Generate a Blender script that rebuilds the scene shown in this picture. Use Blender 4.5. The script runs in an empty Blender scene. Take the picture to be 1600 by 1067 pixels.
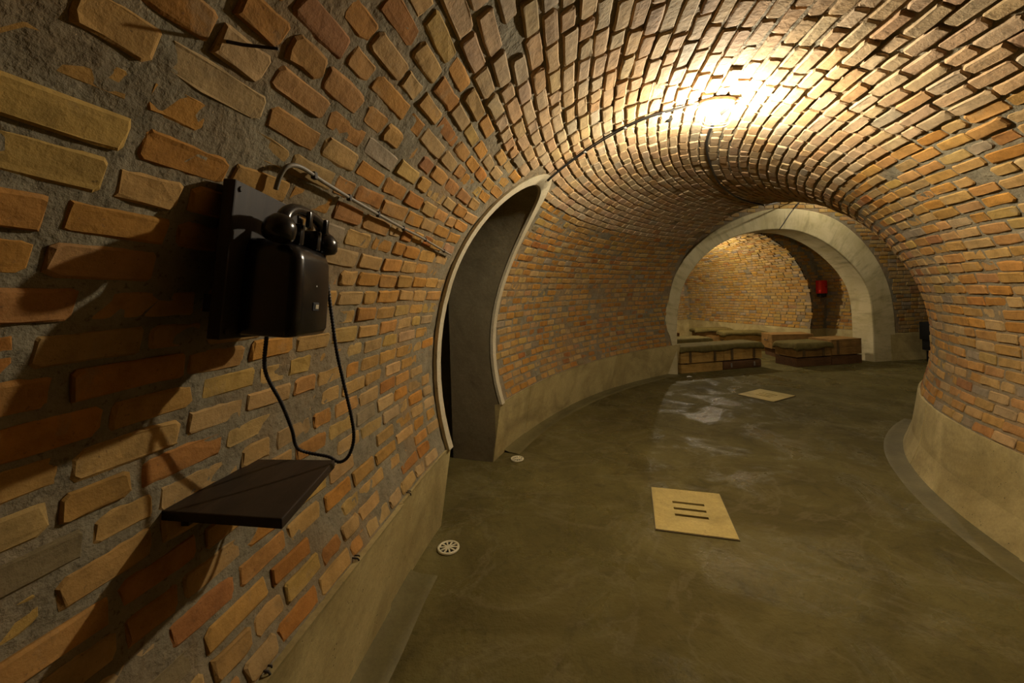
import bpy, bmesh, math, random
import numpy as np
from mathutils import Vector, Matrix

random.seed(7)
rng = np.random.default_rng(11)
PI = math.pi
R = math.radians
SC = bpy.context.scene
COL = SC.collection

# ------------------------------------------------------------------ camera, world, exposure
EYE = 1.55
ROLL = R(1.8)
cam_data = bpy.data.cameras.new('camera')
cam_data.sensor_width = 36.0
cam_data.lens = 622.0 * 36.0 / 1600.0
cam_data.shift_y = -73.5 / 1600.0
cam_data.clip_start = 0.02
cam = bpy.data.objects.new('camera', cam_data)
COL.objects.link(cam)
cr, sr = math.cos(ROLL), math.sin(ROLL)
cam.matrix_world = Matrix(((cr, sr, 0, 0), (0, 0, -1, 0), (-sr, cr, 0, EYE), (0, 0, 0, 1)))
SC.camera = cam
world = bpy.data.worlds.new('world')
world.use_nodes = True
world.node_tree.nodes['Background'].inputs[0].default_value = (0, 0, 0, 1)
world.node_tree.nodes['Background'].inputs[1].default_value = 0.0
SC.world = world
SC.view_settings.view_transform = 'Standard'
SC.view_settings.look = 'None'
SC.view_settings.gamma = 1.0
SC.view_settings.use_curve_mapping = False
SC.view_settings.exposure = 0.0
LAMP_NEAR = 4600.0     # radiance of the bare bulb in the tunnel lamp
LAMP_FAR = 6000.0
LAMP_MID = 2300.0
LAMP_COL = (1.0, 0.89, 0.68)

# ------------------------------------------------------------------ tunnel geometry (a piece of a torus)
CX, CY = 6.4, 1.1          # centre of the bend
RA = 5.41                  # radius of the tunnel axis
RT = 1.70                  # radius of the vault
ZC = 1.04                  # height of the widest point
PLZ = 0.54                 # plinth height
PH1 = R(59.8)              # where the tunnel ends
PHB = R(-20)
PHS = R(8)                 # before this angle the tunnel runs straight               # bricks start behind the camera
TH_L = math.asin((PLZ - ZC) / RT)
TH_R = PI - TH_L

def half_w(th):
    """the vault bulges a little more on the inside of the bend"""
    c = np.cos(th)
    return c * (1 + 0.053 * np.clip(-c, 0, 1))

def tor(ph, th, r=RT):
    rho = RA + r * half_w(th)
    pc = np.maximum(ph, PHS); back = np.minimum(ph - PHS, 0) * RA
    return np.stack([CX - rho * np.cos(pc) + back * math.sin(PHS), CY + rho * np.sin(pc) + back * math.cos(PHS), ZC + r * np.sin(th) + 0 * ph], -1)

def tor_frame(ph, th):
    """columns: along the tunnel, up the vault, inward normal"""
    ph = np.maximum(ph, PHS)
    e_r = np.stack([-np.cos(ph), np.sin(ph), 0 * ph], -1)
    ez = np.zeros_like(e_r); ez[..., 2] = 1
    ex = np.stack([np.sin(ph), np.cos(ph), 0 * ph], -1)
    c, s = np.cos(th)[..., None], np.sin(th)[..., None]
    ey = -s * e_r + c * ez
    en = -(c * e_r + s * ez)
    return ex, ey, en

def floor_pt(ph, rho):
    """plan position at tunnel angle ph, distance rho from the centre of the bend"""
    pc = max(ph, PHS); back = min(ph - PHS, 0) * RA
    return (CX - rho * math.cos(pc) + back * math.sin(PHS), CY + rho * math.sin(pc) + back * math.cos(PHS))

def T(phd, thd, off=0.0):
    p = tor(np.array(R(phd)), np.array(R(thd)), RT - off)
    return Vector(p.tolist())

# ------------------------------------------------------------------ noise
_lat = rng.random((32, 32, 32)).astype(np.float32) * 2 - 1
def noise3(P, f):
    q = np.asarray(P, float) * f + 100.0
    i = np.floor(q).astype(int); t = q - i; t = t * t * (3 - 2 * t)
    o = 0
    for dx in (0, 1):
        for dy in (0, 1):
            for dz in (0, 1):
                w = (t[..., 0] if dx else 1 - t[..., 0]) * (t[..., 1] if dy else 1 - t[..., 1]) * (t[..., 2] if dz else 1 - t[..., 2])
                o = o + w * _lat[(i[..., 0] + dx) % 32, (i[..., 1] + dy) % 32, (i[..., 2] + dz) % 32]
    return o

# ------------------------------------------------------------------ object helpers
def tag(o, label=None, cat=None, group=None, kind=None):
    if label: o['label'] = label
    if cat: o['category'] = cat
    if group: o['group'] = group
    if kind: o['kind'] = kind
    return o

def mesh_data(name, V, F, mat=None, smooth=False):
    me = bpy.data.meshes.new(name)
    V = np.asarray(V, float)
    me.from_pydata(V.tolist(), [], F if isinstance(F, list) else F.tolist())
    if mat: me.materials.append(mat)
    if smooth: me.polygons.foreach_set('use_smooth', [True] * len(me.polygons))
    me.update()
    return me

def obj(name, me, parent=None):
    o = bpy.data.objects.new(name, me)
    COL.objects.link(o)
    if parent: o.parent = parent
    return o

def mesh_obj(name, V, F, mat=None, parent=None, smooth=False):
    """vertices are world coordinates; a parent placed elsewhere is compensated"""
    o = obj(name, mesh_data(name, V, F, mat, smooth))
    if parent: attach(o, parent)
    return o

def world_mat(o):
    return (world_mat(o.parent) @ o.matrix_parent_inverse @ o.matrix_basis) if o.parent else o.matrix_basis.copy()

def attach(o, parent):
    o.parent = parent
    o.matrix_parent_inverse = world_mat(parent).inverted()

def empty(name, loc, rz=0.0):
    o = bpy.data.objects.new(name, None)
    COL.objects.link(o)
    o.location = loc; o.rotation_euler = (0, 0, rz)
    o.empty_display_size = 0.05
    return o

class MB:
    def __init__(s): s.bm = bmesh.new()
    def box(s, c, d, rot=None, bevel=0.0):
        m = Matrix.Translation(c) @ (rot.to_4x4() if rot else Matrix()) @ Matrix.Diagonal((d[0], d[1], d[2], 1))
        g = bmesh.ops.create_cube(s.bm, size=1.0, matrix=m)
        if bevel > 0:
            ed = list({e for v in g['verts'] for e in v.link_edges})
            bmesh.ops.bevel(s.bm, geom=ed, offset=bevel, segments=2, profile=0.5, affect='EDGES')
        return s
    def cyl(s, a, b, r0, r1=None, seg=14, cap=True):
        a, b = Vector(a), Vector(b)
        q = (b - a).to_track_quat('Z', 'Y').to_matrix().to_4x4()
        bmesh.ops.create_cone(s.bm, cap_ends=cap, segments=seg, radius1=r0, radius2=r0 if r1 is None else r1,
                              depth=(b - a).length, matrix=Matrix.Translation((a + b) / 2) @ q)
        return s
    def sphere(s, c, r, seg=16, scale=(1, 1, 1), rot=None):
        bmesh.ops.create_uvsphere(s.bm, u_segments=seg, v_segments=max(6, seg // 2), radius=r,
                                  matrix=Matrix.Translation(c) @ (rot.to_4x4() if rot else Matrix()) @ Matrix.Diagonal((*scale, 1)))
        return s
    def build(s, name, mat, parent=None, smooth=False, world=False, angle=None):
        me = bpy.data.meshes.new(name)
        s.bm.to_mesh(me); s.bm.free()
        me.materials.append(mat)
        if smooth:
            me.polygons.foreach_set('use_smooth', [True] * len(me.polygons))
            me.set_sharp_from_angle(angle=R(angle or 40))
        o = obj(name, me)
        if parent:
            if world: attach(o, parent)
            else: o.parent = parent
        return o

def tube(path, rad, seg=8, closed=False):
    """swept tube; rad is a number or a list"""
    P = [Vector(p) for p in path]; n = len(P)
    V, F = [], []
    up = None
    for i, p in enumerate(P):
        t = (P[min(i + 1, n - 1)] - P[max(i - 1, 0)]).normalized()
        if up is None:
            up = Vector((0, 0, 1)) if abs(t.z) < 0.9 else Vector((1, 0, 0))
        a = (up - t * up.dot(t)).normalized(); b = t.cross(a); up = a
        r = rad[i] if hasattr(rad, '__len__') else rad
        for k in range(seg):
            w = 2 * PI * k / seg
            V.append(p + a * (r * math.cos(w)) + b * (r * math.sin(w)))
    for i in range(n - 1):
        for k in range(seg):
            k2 = (k + 1) % seg
            F.append((i * seg + k, i * seg + k2, (i + 1) * seg + k2, (i + 1) * seg + k))
    F.append(tuple(range(seg))[::-1]); F.append(tuple(range((n - 1) * seg, n * seg)))
    return [tuple(v) for v in V], F

def spline(pts, n):
    """Catmull-Rom through the points, n samples per span"""
    P = [np.array(p, float) for p in pts]
    P = [2 * P[0] - P[1]] + P + [2 * P[-1] - P[-2]]
    o = []
    for i in range(1, len(P) - 2):
        for k in range(n):
            t = k / n
            o.append(0.5 * ((2 * P[i]) + (P[i + 1] - P[i - 1]) * t + (2 * P[i - 1] - 5 * P[i] + 4 * P[i + 1] - P[i + 2]) * t * t
                            + (-P[i - 1] + 3 * P[i] - 3 * P[i + 1] + P[i + 2]) * t ** 3))
    o.append(P[-2])
    return np.array(o)

def grid_faces(nu, nv, keep=None):
    i = np.arange(nu - 1)[:, None]; j = np.arange(nv - 1)[None, :]
    a = i * nv + j
    f = np.stack([a, a + nv, a + nv + 1, a + 1], -1)
    f = f[keep] if keep is not None else f.reshape(-1, 4)
    return f.reshape(-1, 4)

def prune(V, F):
    used = np.unique(F); m = -np.ones(len(V), int); m[used] = np.arange(len(used))
    return V[used], m[F]

# ------------------------------------------------------------------ materials
class NT:
    def __init__(s, name):
        s.m = bpy.data.materials.new(name); s.m.use_nodes = True
        s.t = s.m.node_tree; s.b = s.t.nodes['Principled BSDF']
    def n(s, ty, **k):
        o = s.t.nodes.new(ty)
        for a, v in k.items(): setattr(o, a, v)
        return o
    def l(s, a, b): s.t.links.new(a, b)
    def pos(s): return s.n('ShaderNodeNewGeometry').outputs['Position']
    def noise(s, vec, scale, detail=4, rough=0.55, dist=0.0):
        o = s.n('ShaderNodeTexNoise'); o.inputs['Scale'].default_value = scale
        o.inputs['Detail'].default_value = detail; o.inputs['Roughness'].default_value = rough
        o.inputs['Distortion'].default_value = dist
        s.l(vec, o.inputs['Vector']); return o.outputs['Fac']
    def ramp(s, fac, stops):
        o = s.n('ShaderNodeValToRGB'); e = o.color_ramp.elements
        while len(e) < len(stops): e.new(0.5)
        for i, (p, c) in enumerate(stops):
            e[i].position = p
            e[i].color = (*c, 1) if hasattr(c, '__len__') else (c, c, c, 1)
        s.l(fac, o.inputs[0]); return o.outputs[0]
    def mix(s, fac, a, b, mode='MIX'):
        o = s.n('ShaderNodeMix', data_type='RGBA', blend_type=mode)
        for v, i in ((fac, 0), (a, 6), (b, 7)):
            if hasattr(v, 'links'): s.l(v, o.inputs[i])
            elif hasattr(v, '__len__'): o.inputs[i].default_value = (*v, 1)
            else: o.inputs[i].default_value = v
        return o.outputs[2]
    def math(s, op, a, b=0.0):
        o = s.n('ShaderNodeMath', operation=op)
        for v, i in ((a, 0), (b, 1)):
            if hasattr(v, 'links'): s.l(v, o.inputs[i])
            else: o.inputs[i].default_value = v
        return o.outputs[0]
    def bump(s, h, dist, strength=1.0, prev=None):
        o = s.n('ShaderNodeBump'); o.inputs['Strength'].default_value = strength
        o.inputs['Distance'].default_value = dist
        s.l(h, o.inputs['Height'])
        if prev: s.l(prev, o.inputs['Normal'])
        return o.outputs[0]
    def out(s, col, rough=0.8, nrm=None, spec=0.3, metal=0.0):
        for v, k in ((col, 'Base Color'), (rough, 'Roughness'), (spec, 'Specular IOR Level'), (metal, 'Metallic')):
            if hasattr(v, 'links'): s.l(v, s.b.inputs[k])
            elif hasattr(v, '__len__'): s.b.inputs[k].default_value = (*v, 1)
            else: s.b.inputs[k].default_value = v
        if nrm: s.l(nrm, s.b.inputs['Normal'])
        return s.m

def make_brick(name, src):
    k = NT(name); p = k.pos()
    if src == 'object':
        tint = k.n('ShaderNodeObjectInfo').outputs['Color']
    else:
        a = k.n('ShaderNodeAttribute'); a.attribute_name = 'tint'; tint = a.outputs['Color']
    mott = k.ramp(k.noise(p, 14, 6, 0.65), [(0.3, 0.72), (0.5, 1.0), (0.72, 1.22)])
    col = k.mix(1.0, tint, mott, 'MULTIPLY')
    spots = k.ramp(k.noise(p, 120, 3, 0.6), [(0.28, 1.0), (0.36, 0.0)])
    col = k.mix(k.math('MULTIPLY', spots, 0.55), col, (0.10, 0.06, 0.035))
    smear = k.ramp(k.noise(p, 7, 5, 0.7, 0.6), [(0.58, 0.0), (0.70, 0.45)])
    col = k.mix(smear, col, (0.24, 0.185, 0.11))
    h = k.noise(p, 32, 5, 0.6)
    h2 = k.noise(p, 220, 3, 0.6)
    nr = k.bump(h2, 0.0008, 0.6, k.bump(h, 0.006, 0.7))
    return k.out(col, 0.88, nr, 0.2)

def make_mortar(name, c1, c2):
    k = NT(name); p = k.pos()
    col = k.ramp(k.noise(p, 9, 6, 0.65), [(0.3, c1), (0.7, c2)])
    spots = k.ramp(k.noise(p, 90, 3), [(0.3, 0.55), (0.42, 1.0)])
    col = k.mix(1.0, col, spots, 'MULTIPLY')
    dust = k.ramp(k.noise(p, 1.6, 5, 0.6, 0.5), [(0.45, 0.0), (0.65, 0.6)])
    col = k.mix(dust, col, (0.26, 0.155, 0.065))
    nr = k.bump(k.noise(p, 140, 4, 0.7), 0.0012, 0.7, k.bump(k.noise(p, 24, 5, 0.6), 0.014, 0.8))
    return k.out(col, 0.93, nr, 0.15)

def make_concrete(name, c1, c2, stain, pit=True, rough=0.7, scale=1.0, spec=0.3):
    k = NT(name); p = k.pos()
    col = k.ramp(k.noise(p, 2.2 * scale, 8, 0.62, 0.8), [(0.3, c1), (0.68, c2)])
    st = k.ramp(k.noise(p, 1.1 * scale, 6, 0.7, 1.5), [(0.5, 0.0), (0.72, 0.75)])
    col = k.mix(st, col, stain)
    fine = k.ramp(k.noise(p, 55, 4, 0.7), [(0.25, 0.82), (0.75, 1.12)])
    col = k.mix(1.0, col, fine, 'MULTIPLY')
    nr = k.bump(k.noise(p, 130, 4, 0.7), 0.0012, 0.6, k.bump(k.noise(p, 6, 4), 0.012, 0.5))
    if pit:
        mp = k.n('ShaderNodeMapping'); k.l(p, mp.inputs[0]); mp.inputs['Scale'].default_value = (1, 1, 0.8)
        v = k.n('ShaderNodeTexVoronoi'); v.inputs['Scale'].default_value = 46
        dv = k.mix(0.06, p, k.n('ShaderNodeTexNoise').outputs['Color'])
        k.l(mp.outputs[0], v.inputs['Vector'])
        dots = k.ramp(v.outputs['Distance'], [(0.10, 1.0), (0.17, 0.0)])
        msk = k.ramp(k.noise(p, 11, 3, 0.6), [(0.52, 0.0), (0.6, 1.0)])
        d = k.math('MULTIPLY', dots, msk)
        col = k.mix(k.math('MULTIPLY', d, 0.8), col, (0.06, 0.045, 0.025))
        nr = k.bump(k.math('SUBTRACT', 1.0, d), 0.004, 0.8, nr)
    return k.out(col, rough, nr, spec)

M_BRO = make_brick('brick_piece', 'object')
M_BRS = make_brick('brick_run', 'mesh')
M_MORT = make_mortar('mortar', (0.15, 0.125, 0.08), (0.26, 0.225, 0.15))
M_CONC = make_concrete('plinth_concrete', (0.33, 0.255, 0.10), (0.54, 0.44, 0.205), (0.19, 0.145, 0.058))
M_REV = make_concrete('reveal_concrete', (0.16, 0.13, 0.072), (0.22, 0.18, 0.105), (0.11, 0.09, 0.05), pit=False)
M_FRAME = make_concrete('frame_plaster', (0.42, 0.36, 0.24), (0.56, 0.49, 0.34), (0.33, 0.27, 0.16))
M_PLATE = make_concrete('grate_stone', (0.42, 0.31, 0.085), (0.55, 0.42, 0.14), (0.27, 0.20, 0.05), pit=True)

def make_floor():
    k = NT('floor_concrete'); p = k.pos()
    base = k.ramp(k.noise(p, 1.3, 9, 0.62, 1.0), [(0.28, (0.074, 0.058, 0.020)), (0.5, (0.112, 0.091, 0.030)), (0.74, (0.160, 0.132, 0.049))])
    st = k.ramp(k.noise(p, 3.1, 7, 0.7, 2.0), [(0.52, 0.0), (0.7, 0.6)])
    col = k.mix(st, base, (0.060, 0.047, 0.019))
    wear = k.ramp(k.noise(p, 0.8, 5, 0.6, 2.5), [(0.47, 0.0), (0.5, 0.35), (0.53, 0.0)])
    col = k.mix(wear, col, (0.18, 0.148, 0.075))
    sp = k.ramp(k.noise(p, 70, 2), [(0.24, 0.55), (0.3, 1.0)])
    col = k.mix(1.0, col, sp, 'MULTIPLY')
    ro = k.ramp(k.noise(p, 1.7, 5, 0.6, 0.7), [(0.40, 0.20), (0.50, 0.85)])
    nr = k.bump(k.noise(p, 26, 5, 0.6), 0.012, 0.9, k.bump(k.noise(p, 8, 4, 0.6), 0.016, 0.6))
    return k.out(col, ro, nr, 0.07)
M_FLOOR = make_floor()

def make_ring():
    k = NT('arch_concrete')
    tc = k.n('ShaderNodeTexCoord').outputs['Object']
    sx = k.n('ShaderNodeSeparateXYZ'); k.l(tc, sx.inputs[0])
    an = k.math('ARCTAN2', sx.outputs['Z'], sx.outputs['X'])
    cv = k.n('ShaderNodeCombineXYZ'); k.l(k.math('MULTIPLY', an, 9.0), cv.inputs[0])
    rad = k.math('SQRT', k.math('ADD', k.math('MULTIPLY', sx.outputs['X'], sx.outputs['X']), k.math('MULTIPLY', sx.outputs['Z'], sx.outputs['Z'])))
    k.l(rad, cv.inputs[1]); k.l(sx.outputs['Y'], cv.inputs[2])
    streak = k.noise(cv.outputs[0], 2.2, 6, 0.65)
    p = k.pos()
    col = k.ramp(k.noise(p, 1.8, 7, 0.62, 0.8), [(0.3, (0.44, 0.37, 0.19)), (0.68, (0.62, 0.54, 0.33))])
    col = k.mix(k.ramp(streak, [(0.5, 0.0), (0.68, 0.6)]), col, (0.24, 0.2, 0.10))
    joints = k.ramp(k.math('FRACT', k.math('MULTIPLY', an, 6.0)), [(0.0, 0.6), (0.012, 1.0)])
    col = k.mix(1.0, col, joints, 'MULTIPLY')
    nr = k.bump(k.noise(p, 90, 4, 0.7), 0.0015, 0.7, k.bump(streak, 0.01, 0.5))
    return k.out(col, 0.75, nr, 0.25)
M_RING = make_ring()

def make_wood(name, c1, c2, axis='X', rough=0.6, sc=1.0):
    k = NT(name); tc = k.n('ShaderNodeTexCoord').outputs['Object']
    mp = k.n('ShaderNodeMapping'); k.l(tc, mp.inputs[0])
    s = {'X': (1.2, 14, 14), 'Y': (14, 1.2, 14), 'Z': (14, 14, 1.2)}[axis]
    mp.inputs['Scale'].default_value = tuple(v * sc for v in s)
    g = k.noise(mp.outputs[0], 2.0, 6, 0.65, 1.2)
    col = k.ramp(g, [(0.3, c1), (0.7, c2)])
    dirt = k.ramp(k.noise(tc, 5, 5, 0.7), [(0.45, 1.0), (0.7, 0.6)])
    col = k.mix(1.0, col, dirt, 'MULTIPLY')
    return k.out(col, rough, k.bump(g, 0.003, 0.5), 0.3)
M_SHELF = make_wood('dark_shelf_wood', (0.022, 0.014, 0.009), (0.042, 0.026, 0.016), 'Y', 0.5)
M_BOARD = make_wood('dark_board_wood', (0.018, 0.013, 0.010), (0.036, 0.025, 0.018), 'Z', 0.55)
M_CRATE = make_wood('crate_wood', (0.33, 0.185, 0.042), (0.52, 0.32, 0.09), 'X', 0.75)
M_CRATE_D = make_wood('dark_crate_wood', (0.19, 0.10, 0.027), (0.33, 0.19, 0.055), 'X', 0.75)
M_CRATE_R = make_wood('red_crate_wood', (0.085, 0.04, 0.015), (0.17, 0.082, 0.03), 'X', 0.7)
M_BATTEN = make_wood('batten_wood', (0.09, 0.055, 0.02), (0.16, 0.10, 0.04), 'Z', 0.8)

def make_cloth(name, c1, c2):
    k = NT(name); p = k.pos()
    col = k.ramp(k.noise(p, 10, 6, 0.65), [(0.3, c1), (0.7, c2)])
    w = k.n('ShaderNodeTexWave'); w.inputs['Scale'].default_value = 60; k.l(p, w.inputs['Vector'])
    return k.out(col, 0.95, k.bump(w.outputs['Fac'], 0.001, 0.4, k.bump(k.noise(p, 25, 4), 0.01, 0.6)), 0.15)
M_TARP = make_cloth('olive_canvas', (0.095, 0.073, 0.022), (0.165, 0.13, 0.042))

def plain(name, c, rough, metal=0.0, spec=0.5, var=0.15):
    k = NT(name); p = k.pos()
    f = k.ramp(k.noise(p, 30, 4), [(0.3, 1 - var), (0.7, 1 + var)])
    return k.out(k.mix(1.0, c, f, 'MULTIPLY'), rough, k.bump(k.noise(p, 200, 2), 0.0004, 0.3), spec, metal)
M_BAKE = plain('black_bakelite', (0.012, 0.010, 0.009), 0.22, 0, 0.5)
M_CORD = plain('black_cord', (0.012, 0.010, 0.009), 0.6)
M_CABLE = plain('black_cable', (0.016, 0.014, 0.012), 0.5)
M_PIPE = plain('grey_conduit', (0.20, 0.175, 0.13), 0.55)
M_IRON = plain('rusty_iron', (0.03, 0.02, 0.013), 0.7)
M_STEEL = plain('grey_steel', (0.35, 0.33, 0.28), 0.45, 0.6)
M_LAMPB = plain('lamp_housing', (0.32, 0.24, 0.16), 0.5)
M_CREAM = plain('cream_plastic', (0.62, 0.55, 0.36), 0.45)
M_DARK = plain('dark_void', (0.008, 0.007, 0.005), 0.9, 0, 0.1)
M_RED = plain('red_enamel', (0.62, 0.02, 0.012), 0.35)
M_BLACK = plain('matt_black', (0.010, 0.010, 0.010), 0.7)
M_CARD = plain('aged_card', (0.42, 0.36, 0.24), 0.8)
M_WHITE = plain('white_paint', (0.7, 0.68, 0.6), 0.6)

def emit(name, col, s):
    k = NT(name)
    k.b.inputs['Base Color'].default_value = (0.8, 0.8, 0.8, 1)
    k.b.inputs['Emission Color'].default_value = (*col, 1)
    k.b.inputs['Emission Strength'].default_value = s
    return k.m
M_BULB = emit('lit_bulb', LAMP_COL, LAMP_NEAR)
M_BULB2 = emit('lit_far_bulb', LAMP_COL, LAMP_FAR)
M_BULB3 = emit('lit_vestibule_bulb', LAMP_COL, LAMP_MID)

# ------------------------------------------------------------------ doorway in the left (outer) wall
DPH = R(17.2)
D_IN = np.array([math.cos(DPH), -math.sin(DPH)])        # towards the tunnel axis
D_T = np.array([math.sin(DPH), math.cos(DPH)])          # along the tunnel
D_C = np.array([CX, CY])
DHW, DSPR, DTOP = 0.515, 1.62, 2.36

def door_half(z, grow=0.0):
    """half width of the opening at height z"""
    z = np.asarray(z, float)
    a = np.clip((z - DSPR) / (DTOP + grow - DSPR), 0, 1)
    return np.where(z > DTOP + grow, -1.0, (DHW + grow) * np.sqrt(np.maximum(0, 1 - a ** 2.2)))

def in_door(P, grow):
    d = P[..., :2] - D_C
    t = d @ D_T; n = -(d @ D_IN)
    return (np.abs(t) < door_half(P[..., 2], grow)) & (n > RA)

def door_outline(grow, n=40):
    o = []
    hw, top = DHW + grow, DTOP + grow
    for z in np.linspace(0.0, DSPR, 14)[:-1]: o.append((-hw, z))
    for k in range(n + 1):
        a = PI * k / n
        x, y = math.cos(PI - a), math.sin(a)
        zz = DSPR + (top - DSPR) * abs(y) ** (2 / 2.2)
        o.append((hw * x, zz))
    for z in np.linspace(DSPR, 0.0, 14)[1:]: o.append((hw, z))
    return np.array(o)

def surf_n(t, z, off=0.0):
    """distance from the bend centre along the door direction of the vault surface"""
    r = RT - off
    rho = RA + np.sqrt(np.maximum(r * r - (z - ZC) ** 2, 0.0))
    zz = np.where(z < PLZ, PLZ, z)
    rho = np.where(z < PLZ, 7.05 + 0.09 * (PLZ - z) / PLZ - off, rho)
    return np.sqrt(rho ** 2 - t ** 2)

def door_pt(t, z, n):
    p = D_C + np.outer(t, D_T) - np.outer(n, D_IN)
    return np.c_[p, z]

# ------------------------------------------------------------------ bricks
def brick_variant(L, H, seed, depth=0.05):
    r = random.Random(seed)
    j = lambda a: r.uniform(-a, a)
    c = 0.0075
    cx = [r.uniform(0.5, 1.9) * c for _ in range(8)]
    hx, hy = L / 2, H / 2
    o = [(-hx + cx[0], -hy), (j(hx * .5), -hy), (hx - cx[1], -hy), (hx, -hy + cx[2]), (hx, hy - cx[3]),
         (hx - cx[4], hy), (j(hx * .5), hy), (-hx + cx[5], hy), (-hx, hy - cx[6]), (-hx, -hy + cx[7])]
    o = [(x + j(0.004), y + j(0.003)) for x, y in o]
    V = [(x, y, -depth) for x, y in o] + [(x, y, -0.0045 + j(0.0015)) for x, y in o]
    k = 0.0055
    V += [(x - k * np.sign(x) * r.uniform(.5, 1.4), y - k * np.sign(y) * r.uniform(.5, 1.4), j(0.0016)) for x, y in o]
    n = 10
    F = []
    for a in (0, n):
        for i in range(n): F.append((a + i, a + (i + 1) % n, a + n + (i + 1) % n, a + n + i))
    F.append(tuple(range(2 * n, 3 * n)))
    return np.array(V), F

BH = 0.063
LENS = {'s': 0.172, 'h': 0.112, 'm': 0.208}
NVAR = 7
VARS = {k: [brick_variant(L, BH, 100 * i + ord(k)) for i in range(NVAR)] for k, L in LENS.items()}
VMESH = {k: [mesh_data('brick', v, f, M_BRO) for v, f in vs] for k, vs in VARS.items()}

PAL = np.array([(.36, .162, .034), (.35, .148, .030), (.32, .126, .028), (.36, .185, .050), (.355, .20, .068),
                (.355, .232, .058), (.37, .262, .078), (.33, .207, .078), (.235, .195, .105), (.29, .105, .028), (.18, .132, .065)])
PW = np.array([6, 5, 2.2, 5, 3.0, 1.6, 0.6, 2.4, 0.5, 0.8, 0.3]); PW = PW / PW.sum()

def tint_for(n, dust=0.0, ochre=0.0):
    pal = PAL * np.array([1 - .03 * ochre, 1 + .20 * ochre, 1 + .1 * ochre])
    pal[:, 1] = np.minimum(pal[:, 1], pal[:, 0] * np.where(pal[:, 2] > pal[:, 0] * .3, .76, .64))
    c = pal[rng.choice(len(PAL), n, p=PW)] * rng.uniform(0.85, 1.15, (n, 1))
    d = np.clip(rng.normal(dust, 0.10, (n, 1)), 0, 0.85)
    return c * (1 - d) + np.array([.40, .325, .225]) * d

def place_bricks(parent, P, EX, EY, EN, LEN, KEY, tint, n_single=300, name='brick', sy=1.0):
    """the bricks that show largest become objects, the rest one run"""
    N = len(P)
    EY = EY * (sy * rng.uniform(0.93, 1.05, (N, 1)))
    d = P - np.array([0, 0, EYE]); y = np.maximum(d[:, 1], 0.05)
    u = (d[:, 0] * cr - d[:, 2] * sr) / y; v = (d[:, 0] * sr + d[:, 2] * cr) / y
    vis = (d[:, 1] > 0.15) & (np.abs(u) < 1.30) & (v < 0.76) & (v > -1.0)
    dist = np.linalg.norm(d, axis=1)
    area = LEN * BH * np.maximum(0, -(EN * d).sum(1) / dist) / (y ** 2) * vis
    order = np.argsort(-area)
    single = order[:n_single]; rest = order[n_single:]
    var = rng.integers(0, NVAR, N)
    flip = rng.random(N) < 0.5
    inv = world_mat(parent).inverted()
    for i in single:
        o = bpy.data.objects.new(name, VMESH[KEY[i]][var[i]])
        sx = LEN[i] / LENS[KEY[i]] * (-1 if flip[i] else 1); sg = -1 if flip[i] else 1
        m = Matrix(((EX[i, 0] * sx, EY[i, 0] * sg, EN[i, 0], P[i, 0]), (EX[i, 1] * sx, EY[i, 1] * sg, EN[i, 1], P[i, 1]),
                    (EX[i, 2] * sx, EY[i, 2] * sg, EN[i, 2], P[i, 2]), (0, 0, 0, 1)))
        COL.objects.link(o)
        o.parent = parent
        o.matrix_basis = inv @ m
        o.color = (*tint[i], 1)
    if len(rest) == 0: return
    VV, FF, TT, off = [], [], [], 0
    for key in LENS:
        for k in range(NVAR):
            ids = [i for i in rest if KEY[i] == key and var[i] == k]
            if not ids: continue
            ids = np.array(ids)
            bv, bf = VARS[key][k]
            s = np.where(flip[ids], -1.0, 1.0)
            sx = LEN[ids] / LENS[key]
            W = (P[ids][:, None] + (bv[None, :, 0] * (s * sx)[:, None])[..., None] * EX[ids][:, None]
                 + (bv[None, :, 1] * s[:, None])[..., None] * EY[ids][:, None] + bv[None, :, 2][..., None] * EN[ids][:, None])
            VV.append(W.reshape(-1, 3)); TT.append(np.repeat(tint[ids], len(bv), 0))
            for q in range(len(ids)):
                FF += [tuple(off + q * len(bv) + a for a in f) for f in bf]
            off += len(ids) * len(bv)
    V = np.concatenate(VV); TT = np.concatenate(TT)
    o = mesh_obj('bricks', V, FF, M_BRS, parent)
    at = o.data.attributes.new('tint', 'FLOAT_COLOR', 'POINT')
    at.data.foreach_set('color', np.c_[TT, np.ones(len(TT))].astype(np.float32).ravel())
    o['kind'] = 'stuff'

def jitter_frames(EX, EY, EN, a):
    n = len(EX)
    ra, rb, rc = (rng.normal(0, a, (n, 1)) for _ in range(3))
    ex = EX + ra * EY + rb * EN
    ex /= np.linalg.norm(ex, axis=1, keepdims=True)
    ey = EY - ra * EX + rc * EN
    ey -= (ey * ex).sum(1, keepdims=True) * ex
    ey /= np.linalg.norm(ey, axis=1, keepdims=True)
    return ex, ey, np.cross(ex, ey)

def run_lengths(total, j0=0.010, j1=0.021):
    """a course: list of (centre, length, key)"""
    x = -rng.uniform(0, 0.25); o = []
    while x < total:
        q = rng.random()
        k = 's' if q < 0.60 else ('h' if q < 0.80 else 'm')
        L = LENS[k] * rng.uniform(0.95, 1.04)
        o.append((x + L / 2, L, k)); x += L + rng.uniform(j0, j1)
    return o

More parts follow.
